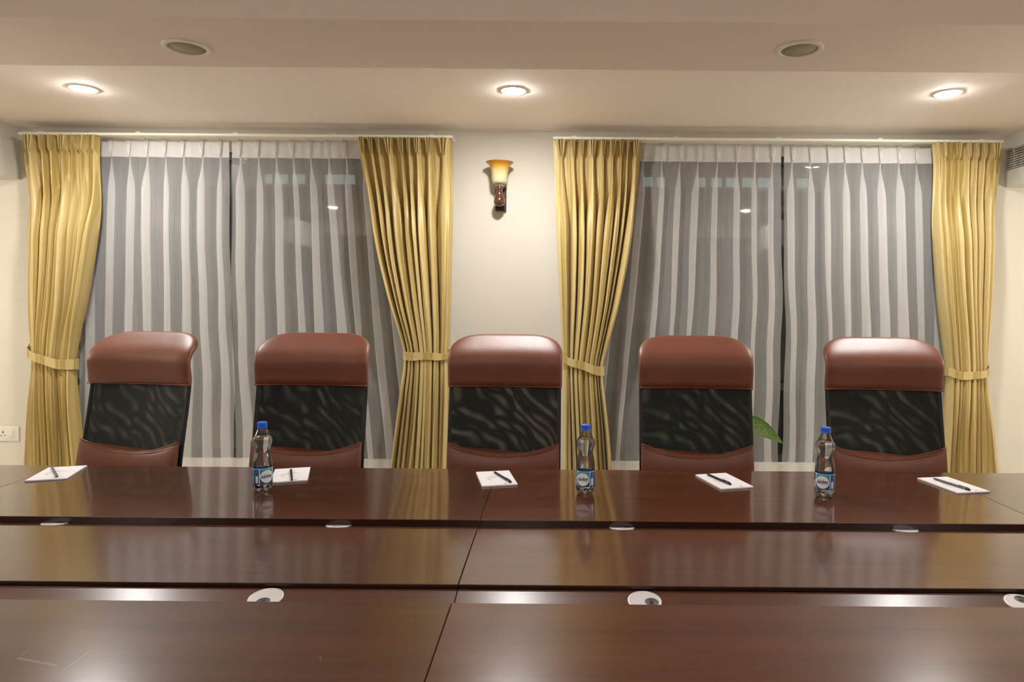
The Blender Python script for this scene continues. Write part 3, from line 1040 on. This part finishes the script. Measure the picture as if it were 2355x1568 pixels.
for i, (x0, x1) in enumerate(((XS[0] - 0.75, XS[0]), (XS[2], XS[2] + 0.75))):
    desk('conference_desk', x0, x1, yn0, yf1, M['wood_y'],
         'mahogany end desk closing the conference table ' + SIDE[i], 'desk', 'mahogany desks of the conference table')

for i in range(2):
    x0, x1 = XS[i], XS[i + 1]
    r = empty('centre_table', ((x0 + x1) / 2, (yc0 + yc1) / 2, 0))
    tag(r, 'narrow raised mahogany centre panel between the facing desks, half ' + SIDE[i], 'table', 'centre sections of the conference table')
    hx = UW / 2 - GAP
    hy = (yc1 - yc0) / 2
    t = MB().box(-hx, hx, -hy, hy, ZTAB - 0.010, ZTAB).build('raised_panel', M['mid_%d' % i], r, bevel=0.0020, seg=3)
    t.data.materials.append(M['edge'])
    for p in t.data.polygons:
        if abs(p.normal.z) < 0.5: p.material_index = 1
    MB().box(-hx + 0.02, hx - 0.02, -hy + 0.01, hy - 0.01, 0.60, ZTAB - 0.0095).build('carcass', M['panelwood'], r)
    for sx in (-0.55, 0.55):
        MB().box(sx - 0.10, sx + 0.10, -0.10, 0.10, 0, 0.60).build('pedestal', M['panelwood'], r, bevel=0.004)

# ------------------------------------------------------------------ chairs
BZ = np.array([.42, .50, .58, .66, .74, .82, .92, 1.00, 1.05, 1.09, 1.125, 1.155, 1.18, 1.205, 1.235])
BY = np.array([.00, -.012, -.018, -.014, .000, .016, .036, .050, .053, .058, .070, .090, .112, .140, .178])
zfine = np.linspace(.42, 1.235, 300)
yfine = np.convolve(np.pad(np.interp(zfine, BZ, BY), 10, mode='edge'), np.ones(21) / 21, 'valid')


def by(z): return float(np.interp(z, zfine, yfine))


def bn(z):
    dy = (by(z + .006) - by(z - .006)) / .012
    n = Vector((0, -1, dy)); n.normalize()          # towards the sitter
    return n


BOW = 0.030            # edges come forward


def back_loft(zrows, hw, ht, off, lift=None, M_=56, nx=6.0, ny=2.6):
    R = []
    for z in zrows:
        n = bn(z)
        w, t, of = hw(z), ht(z), off(z)
        ring = []
        for j in range(M_):
            a = 2 * math.pi * j / M_
            c, s_ = math.cos(a), math.sin(a)
            u = math.copysign(abs(c) ** (2 / nx), c)
            q = math.copysign(abs(s_) ** (2 / ny), s_)
            zz = z + (lift(z, u) if lift else 0)
            nn = bn(zz)
            p = Vector((u * w, by(zz) - BOW * (u * w / 0.25) ** 2, zz)) + nn * (of + q * t)
            ring.append(p)
        R.append(ring)
    return R


def make_chair():
    r = empty('office_chair')
    # headrest cushion
    z0, z1 = 1.000, 1.215
    ts = np.concatenate([np.linspace(0, 0.05, 4), np.linspace(0.09, 0.6, 14), 0.6 + 0.4 * np.sin(np.linspace(0.08, math.pi / 2, 16))])
    zr = [z0 + (z1 - z0) * t for t in ts]

    def hw(z):
        t = (z - 1.120) / (z1 + 0.0015 - 1.120)
        return 0.246 * (1 if t <= 0 else max(0.02, (1 - t ** 3.2)) ** (1 / 3.4))

    def ht(z):
        t = (z - z0) / (z1 - z0)
        e = min(1, max(t, 0.0) / 0.10) ** 0.5
        return (0.010 + 0.022 * e * (1 - 0.35 * t)) * (1 if t < .9 else max(0.35, math.sqrt(max(0, 1 - ((t - .9) / .105) ** 2))))

    def off(z):
        t = (z - z0) / (z1 - z0)
        return 0.004 + 0.019 * math.exp(-((t - .50) / .24) ** 2)
    h = MB().rings(back_loft(zr, hw, ht, off, M_=72)).build('headrest', M['leather'], r, smooth=True)
    pts = []
    for u in np.linspace(-1, 1, 25):
        zz = z0 + 0.002
        pts.append(Vector((u * 0.243, by(zz) - BOW * (u * 0.243 / .25) ** 2, zz)) + bn(zz) * 0.018)
    MB().tube(pts, 0.004, 8).build('piping', M['piping'], h, smooth=True)
    # mesh: two layers stretched on a frame
    rows = np.linspace(0.52, 1.02, 30)
    us = np.linspace(-1, 1, 25)
    for nm, of, mat in (('mesh_front', 0.010, 'mesh_front'), ('mesh_back', -0.012, 'mesh_back')):
        P = np.zeros((30, 25, 3))
        for i, z in enumerate(rows):
            for j, u in enumerate(us):
                p = Vector((u * 0.238, by(z) - BOW * (u * 0.238 / .25) ** 2, z)) + bn(z) * (of * (1 - 0.6 * u ** 6))
                P[i, j] = p
        o = grid(P).build('mesh_panel', M[mat], r, smooth=True, recalc=False)
        set_uv(o, P[:, :, 0] + 0.0, P[:, :, 2] + 0.0)
    for s_ in (-1, 1):
        pts = [Vector((s_ * 0.2345, by(z) - BOW * 0.88, z)) for z in np.linspace(0.40, 1.04, 20)]
        MB().tube(pts, 0.0085, 8).build('back_frame', M['blackmetal'], r, smooth=True)
    # lumbar cushion with a scooped top edge
    z0l, z1l = 0.47, 0.716
    tl = np.concatenate([np.linspace(0, 0.9, 16), 0.9 + 0.1 * np.sin(np.linspace(0.2, math.pi / 2, 6))])
    zl = [z0l + (z1l - z0l) * t for t in tl]

    def hwl(z): return 0.236
    def htl(z):
        t = (z - z0l) / (z1l - z0l)
        return 0.006 + 0.020 * math.sqrt(max(0, 1 - abs(2 * t - 1) ** 3))
    lum = MB().rings(back_loft(zl, hwl, htl, lambda z: 0.022, lambda z, u: 0.050 * abs(u) ** 2.1 * ((z - z0l) / (z1l - z0l)) ** 1.5, M_=72)).build('lumbar_cushion', M['leather'], r, smooth=True)
    for dz, rad in ((0.0, 0.0032), (-0.010, 0.0016)):
        pts = []
        for u in np.linspace(-1, 1, 41):
            zz = z1l + 0.050 * abs(u) ** 2.1 + dz
            pts.append(Vector((u * 0.234, by(zz) - BOW * (u * 0.234 / .25) ** 2, zz)) + bn(zz) * (0.030 if dz == 0 else 0.040))
        MB().tube(pts, rad, 6).build('piping', M['piping'], lum, smooth=True)
    # seat
    seat = MB()
    R = []
    for y, hh, zc in ((-0.50, 0.012, .440), (-0.49, 0.030, .448), (-0.44, 0.042, .456), (-0.30, 0.046, .460), (-0.12, 0.046, .456), (0.0, 0.042, .456), (0.03, 0.02, .456)):
        ring = []
        for j in range(48):
            a = 2 * math.pi * j / 48
            c, s_ = math.cos(a), math.sin(a)
            ring.append((0.245 * math.copysign(abs(c) ** (2 / 6), c), y - 0.02, zc + hh * math.copysign(abs(s_) ** (2 / 3), s_)))
        R.append(ring)
    seat.rings(R).build('seat', M['leather'], r, smooth=True)
    MB().box(-0.12, 0.12, -0.36, -0.10, 0.375, 0.414).build('mechanism', M['blackmetal'], r, bevel=0.008)
    MB().lathe([(0.030, 0.09), (0.030, 0.24), (0.020, 0.24), (0.020, 0.38)], 24, (0, -0.24, 0)).build('gas_column', M['blackmetal'], r, smooth=False)
    MB().lathe([(0.045, 0.075), (0.045, 0.115), (0.03, 0.125)], 24, (0, -0.24, 0)).build('hub', M['blackmetal'], r)
    for k in range(5):
        a = 2 * math.pi * k / 5 + 0.3
        d = Vector((math.cos(a), math.sin(a), 0))
        c = Vector((0, -0.24, 0))
        l = MB().tube([c + d * 0.03 + Vector((0, 0, .10)), c + d * 0.17 + Vector((0, 0, .092)), c + d * 0.30 + Vector((0, 0, .070))], [0.020, 0.017, 0.012], 10).build('base_arm', M['blackmetal'], r, smooth=True)
        w = c + d * 0.295
        e = Vector((-d.y, d.x, 0))
        mc = MB()
        for s_ in (-1, 1):
            mc.tube([w + e * s_ * 0.008 + Vector((0, 0, .0255)), w + e * s_ * 0.026 + Vector((0, 0, .0255))], 0.0252, 20)
        mc.tube([w + Vector((0, 0, .03)), w + Vector((0, 0, .075))], 0.007, 8)
        mc.build('caster', M['black'], l)
    return r


CH = [((325, 887), -9, 'high back brown leather and black mesh chair at the row end by the wall socket'),
      ((720, 889), -1, 'high back brown leather and black mesh chair second in the row from the wall socket'),
      ((1162, 888), -1, 'high back brown leather and black mesh chair beneath the wall lamp'),
      ((1597, 900), -2, 'high back brown leather and black mesh chair with the plant leaf behind it'),
      ((2026, 905), -5, 'high back brown leather and black mesh chair at the row end by the air vent')]
YCH = 2.92
proto = make_chair()
chairs = []
for i, ((px, py), a, lab) in enumerate(CH):
    c = proto if i == 0 else copy_tree(proto)
    p = pw(px, py, YCH)
    c.location = (p.x, YCH - 0.035, 0)
    c.rotation_euler = (0, 0, math.radians(a))
    tag(c, lab, 'chair', 'high back chairs along the table')
    chairs.append(c)

# ------------------------------------------------------------------ notepads and pens


def notepad(px, ang, label):
    p = pz(*px, ZTAB)
    r = empty('notepad', (p.x, p.y, ZTAB), ang)
    tag(r, label, 'notepad', 'white notepads on the desk')
    MB().box(-0.0605, 0.0605, -0.0955, 0.0955, 0.0, 0.0014).build('backing_card', M['card'], r)
    MB().box(-0.060, 0.060, -0.095, 0.095, 0.0014, 0.0055).build('paper', M['pad'], r)
    return p


def pen(p0, p1, mat, label, flip=False):
    """p0 = far end pixel, p1 = near end pixel on the pad's top"""
    z = ZTAB + 0.0055
    a, b = pz(*p0, z), pz(*p1, z)
    c = (a + b) / 2
    L = (b - a).length / 2
    ang = math.atan2(b.y - a.y, b.x - a.x)
    rr = 0.0039
    r = empty('pen', (c.x, c.y, z + rr), ang)
    tag(r, label, 'pen', 'pens on the notepads')
    MB().tube([(-L + 0.012, 0, 0), (L - 0.022, 0, 0)], rr, 14).build('barrel', mat, r, smooth=False)
    MB().tube([(-L, 0, 0), (-L + 0.004, 0, 0), (-L + 0.012, 0, 0)], [0.0012, 0.0022, rr], 14).build('tip', M['pen_tip'] if flip else mat, r)
    MB().tube([(L - 0.022, 0, 0), (L - 0.019, 0, 0)], rr + 0.0003, 14).build('ring', M['chrome'], r)
    MB().tube([(L - 0.019, 0, 0), (L - 0.003, 0, 0), (L, 0, 0)], [rr, rr, rr * 0.7], 14).build('cap', M['pen_black'], r)
    MB().box(L - 0.045, L - 0.006, -0.0012, 0.0012, rr, rr + 0.0016).build('clip', mat, r)


PADS = [((132, 1090), 0.30, 'white notepad with a grey pen, at the row end by the wall socket'),
        ((669, 1094), 0.30, 'white notepad half hidden behind a water bottle'),
        ((1141, 1102), 0.22, 'white notepad lying on the desk seam, under the wall lamp'),
        ((1664, 1108), 0.25, 'white notepad in front of the chair with the plant'),
        ((2190, 1117), 0.17, 'white notepad by the end seam, on the air vent side')]
for a in PADS: notepad(*a)
PENS = [((119, 1076), (131, 1098), M['pen_grey'], 'grey pen lying on the notepad by the wall socket', False),
        ((669, 1081), (671, 1106), M['pen_black'], 'black pen on the notepad behind the water bottle', False),
        ((1136, 1087), (1175, 1111), M['pen_black'], 'black pen on the notepad on the desk seam', False),
        ((1625, 1092), (1681, 1116), M['pen_black'], 'black pen with copper tip on the notepad by the plant chair', True),
        ((2146, 1102), (2231, 1129), M['pen_grey'], 'long grey pen on the notepad by the end seam', False)]
for a in PENS: pen(*a)

# ------------------------------------------------------------------ bottles
PROF = [(0.0135, 0.2085), (0.0135, 0.2045), (0.0142, 0.2015), (0.0165, 0.196), (0.0200, 0.188), (0.0238, 0.1795), (0.0278, 0.1735), (0.0300, 0.167), (0.0301, 0.160), (0.0287, 0.152),
        (0.0262, 0.1445), (0.0240, 0.138), (0.0232, 0.1325), (0.0237, 0.126), (0.0256, 0.1185), (0.0280, 0.109), (0.0297, 0.099), (0.0306, 0.090), (0.0309, 0.078), (0.0308, 0.050), (0.0308, 0.026),
        (0.0305, 0.020), (0.0296, 0.014), (0.0280, 0.008), (0.0255, 0.003), (0.0225, 0.0), (0.015, 0.004), (0.004, 0.008)]


def fine_profile(p, k=3):
    P = np.array(p); n = len(P)
    t = np.arange(n)
    tt = np.linspace(0, n - 1, (n - 1) * k + 1)
    out = np.zeros((len(tt), 2))
    for c in range(2):
        m_ = np.gradient(P[:, c])
        i = np.minimum(tt.astype(int), n - 2); f = tt - i
        out[:, c] = (2 * f**3 - 3 * f**2 + 1) * P[i, c] + (f**3 - 2 * f**2 + f) * m_[i] + (-2 * f**3 + 3 * f**2) * P[i + 1, c] + (f**3 - f**2) * m_[i + 1]
    return out


def bottle_rings(shrink, zmax, n=60):
    R = []
    for r, z in fine_profile(PROF):
        if z > zmax: continue
        z = max(z, 0.0)
        rr = max(r - shrink, 0.002)
        ring = []
        for j in range(n):
            a = 2 * math.pi * j / n
            k = math.cos(2.5 * a + 0.4) ** 2          # five feet
            lob = max(0.0, 1 - z / 0.024) ** 1.3
            q = rr * (1 - 0.16 * lob * (1 - k))
            dz = 0.009 * lob * (1 - k) if r > 0.006 else 0
            # fine grip rings near the waist
            q += 0.00025 * math.sin(z * 2 * math.pi / 0.006) if 0.095 < z < 0.125 else 0
            ring.append((q * math.cos(a), q * math.sin(a), max(z + dz, 0) + (shrink if z < 0.02 else 0)))
        R.append(ring)
    return R


def text_mesh(body, size):
    c = bpy.data.curves.new('lettering', 'FONT')
    c.body = body; c.size = size; c.align_x = 'CENTER'; c.resolution_u = 3
    c.offset = size * 0.022
    c.space_character = 0.94
    o = bpy.data.objects.new('lettering', c)
    col.objects.link(o)
    bpy.context.view_layer.update()
    me = bpy.data.meshes.new_from_object(o.evaluated_get(bpy.context.evaluated_depsgraph_get()))
    bpy.data.objects.remove(o)
    return me


def wrap_text(body, size, z0, mat, parent, rad, slope=0.0):
    me = text_mesh(body, size)
    bm = bmesh.new(); bm.from_mesh(me)
    bmesh.ops.triangulate(bm, faces=bm.faces)
    bmesh.ops.subdivide_edges(bm, edges=[e for e in bm.edges if e.calc_length() > size * 0.15], cuts=2, use_grid_fill=False)
    for v in bm.verts:
        a = v.co.x / rad - math.pi / 2
        z = z0 + v.co.y + slope * v.co.x
        v.co = Vector((rad * math.cos(a), rad * math.sin(a), z))
    bm.to_mesh(me); bm.free()
    o = bpy.data.objects.new('lettering', me)
    me.materials.append(mat)
    col.objects.link(o); o.parent = parent
    return o


def make_bottle():
    r = empty('water_bottle')
    body = MB().rings(bottle_rings(0.0, 1), cap=True).build('bottle_body', M['pet'], r, smooth=True)
    wl = 0.1775
    rings = bottle_rings(0.0008, wl)
    MB().rings(rings, cap=True).build('water', M['water'], r, smooth=True)
    MB().lathe([(0.0125, 0.2085), (0.0150, 0.2085), (0.0152, 0.2100), (0.0152, 0.2205), (0.0146, 0.2225), (0.0125, 0.2232), (0.001, 0.2235)], 40).build('cap', M['cap'], r, smooth=False, bevel=0.0004)
    MB().lathe([(0.0138, 0.2045), (0.0156, 0.2050), (0.0156, 0.2068), (0.0138, 0.2075)], 40, cap=False).build('neck_ring', M['cap'], r, smooth=True)
    # label
    n = 96
    P = np.zeros((8, n + 1, 3)); U = np.zeros((8, n + 1)); V = np.zeros((8, n + 1))
    for i in range(8):
        v = 0.0495 * i / 7
        for j in range(n + 1):
            a = -math.pi + 2 * math.pi * j / n
            P[i, j] = (0.0313 * math.sin(a), -0.0313 * math.cos(a), 0.027 + v)
            U[i, j] = a; V[i, j] = v
    lab = grid(P).build('label', M['label'], r, smooth=True, recalc=False)
    set_uv(lab, U, V)
    wrap_text('kinley', 0.0165, 0.027 + 0.0195, M['navy'], lab, 0.0315, 0.06)
    # teal dot over the i, and a fine line under the word
    me = MB()
    def pt(x, z): a = x / 0.03155 - math.pi / 2; return (0.03155 * math.cos(a), 0.03155 * math.sin(a), z)
    cx_, cz_ = -0.0080, 0.0475 + 0.0106
    me.add([pt(cx_ + 0.0014 * math.cos(t), cz_ + 0.0014 * math.sin(t)) for t in np.linspace(0, 2 * math.pi, 13)[:-1]], [tuple(range(12))])
    me.build('i_dot', M['teal'], lab, recalc=False)
    m = MB()
    for k in range(10):
        x0, x1 = -0.009 + k * 0.0018, -0.009 + k * 0.0018 + 0.0013
        m.add([pt(x0, 0.0425), pt(x1, 0.0425), pt(x1, 0.0432), pt(x0, 0.0432)], [(0, 1, 2, 3)])
    m.build('small_print', M['greyprint'], lab, recalc=False)
    return r


BT = [((604, 1127), 26, 'sealed water bottle with blue cap standing beside a notepad'),
      ((1346, 1133), -16, 'blue capped water bottle standing in front of a gold curtain'),
      ((1896, 1140), -13, 'sealed water bottle with blue cap in front of the chair by the air vent')]
bp = make_bottle()
for i, (px, a, lab) in enumerate(BT):
    o = bp if i == 0 else copy_tree(bp)
    p = pz(*px, ZTAB)
    o.location = (p.x, p.y, ZTAB)
    # the roundel faces the camera, turned by the angle measured on the bottle
    o.rotation_euler = (0, 0, math.radians(a) + math.atan2(-p.x, p.y))
    tag(o, lab, 'bottle', 'water bottles on the desk')

# ------------------------------------------------------------------ plant behind a chair
pl = empty('potted_plant', (0.72, 3.50, 0))
tag(pl, 'potted plant with pale veined green leaves behind a chair', 'plant')
MB().lathe([(0.085, 0), (0.10, 0.01), (0.13, 0.24), (0.14, 0.245), (0.14, 0.27), (0.128, 0.27), (0.12, 0.25)], 40, cap=False).build('pot', M['pot'], pl, smooth=True)
MB().lathe([(0.121, 0.235), (0.121, 0.245), (0.001, 0.25)], 32).build('soil', M['soil'], pl, smooth=True)
MB().tube([(0, 0, .24), (.01, .005, .42), (-.01, .01, .60)], [.014, .012, .009], 10).build('stem', M['stem'], pl, smooth=True)


def leaf(base, tip, width, arch, roll, side):
    a, b = Vector(base), Vector(tip)
    d = b - a
    dn = d.normalized()
    e = dn.cross(Vector((0, 0, 1))).normalized()
    up = e.cross(dn)
    e2 = e * math.cos(roll) + up * math.sin(roll)
    up2 = e2.cross(dn)
    R, C = 22, 11
    P = np.zeros((R, C, 3)); U = np.zeros((R, C)); V = np.zeros((R, C))
    for i in range(R):
        t = i / (R - 1)
        w = width * (math.sin(math.pi * min(1, t * 0.93 + 0.07) ** 0.85)) ** 0.8 * (1 - 0.25 * t)
        if i == R - 1: w = 0.001
        c = a + d * t + Vector((0, 0, 1)) * arch * (4 * t * (1 - t)) * 0.5
        for j in range(C):
            s_ = -1 + 2 * j / (C - 1)
            rip = 0.004 * math.sin(9 * t + 2 * s_) * abs(s_)
            P[i, j] = c + e2 * s_ * w + up2 * (0.22 * w * abs(s_) + rip)
            U[i, j] = (s_ + 1) / 2; V[i, j] = t
    lf = grid(P).build('leaf', M['leaf'], pl, smooth=True, recalc=False)
    set_uv(lf, U, V)
    s_ = lf.modifiers.new('thick', 'SOLIDIFY'); s_.thickness = 0.0012
    st = Vector((0, 0, 0.50)) if a.z > 0.5 else Vector((0.005, 0, 0.42))
    MB().tube([st, (st + a) / 2 + Vector((0, 0, 0.03)), a], [.006, .005, .003], 8).build('petiole', M['stem'], lf, smooth=True)


o0 = Vector(pl.location)
la = pw(1668, 970, 3.44) - o0
lb = pw(1802, 1021, 3.40) - o0
leaf(la, lb, 0.075, 0.060, 0.85, 1)
for (bx, by_, bz_, tx, ty, tz, w) in ((-.03, .02, .62, -.20, .03, .66, .045), (-.02, -.02, .58, -.16, -.10, .54, .05), (.0, .04, .66, -.05, .15, .80, .045),
                                     (.02, .03, .60, .13, .12, .56, .045), (.02, -.03, .55, .08, -.12, .50, .045), (-.02, .0, .68, -.09, -.04, .86, .04)):
    leaf(Vector((bx, by_, bz_)), Vector((tx, ty, tz)), w, 0.04, 0.2, 1)
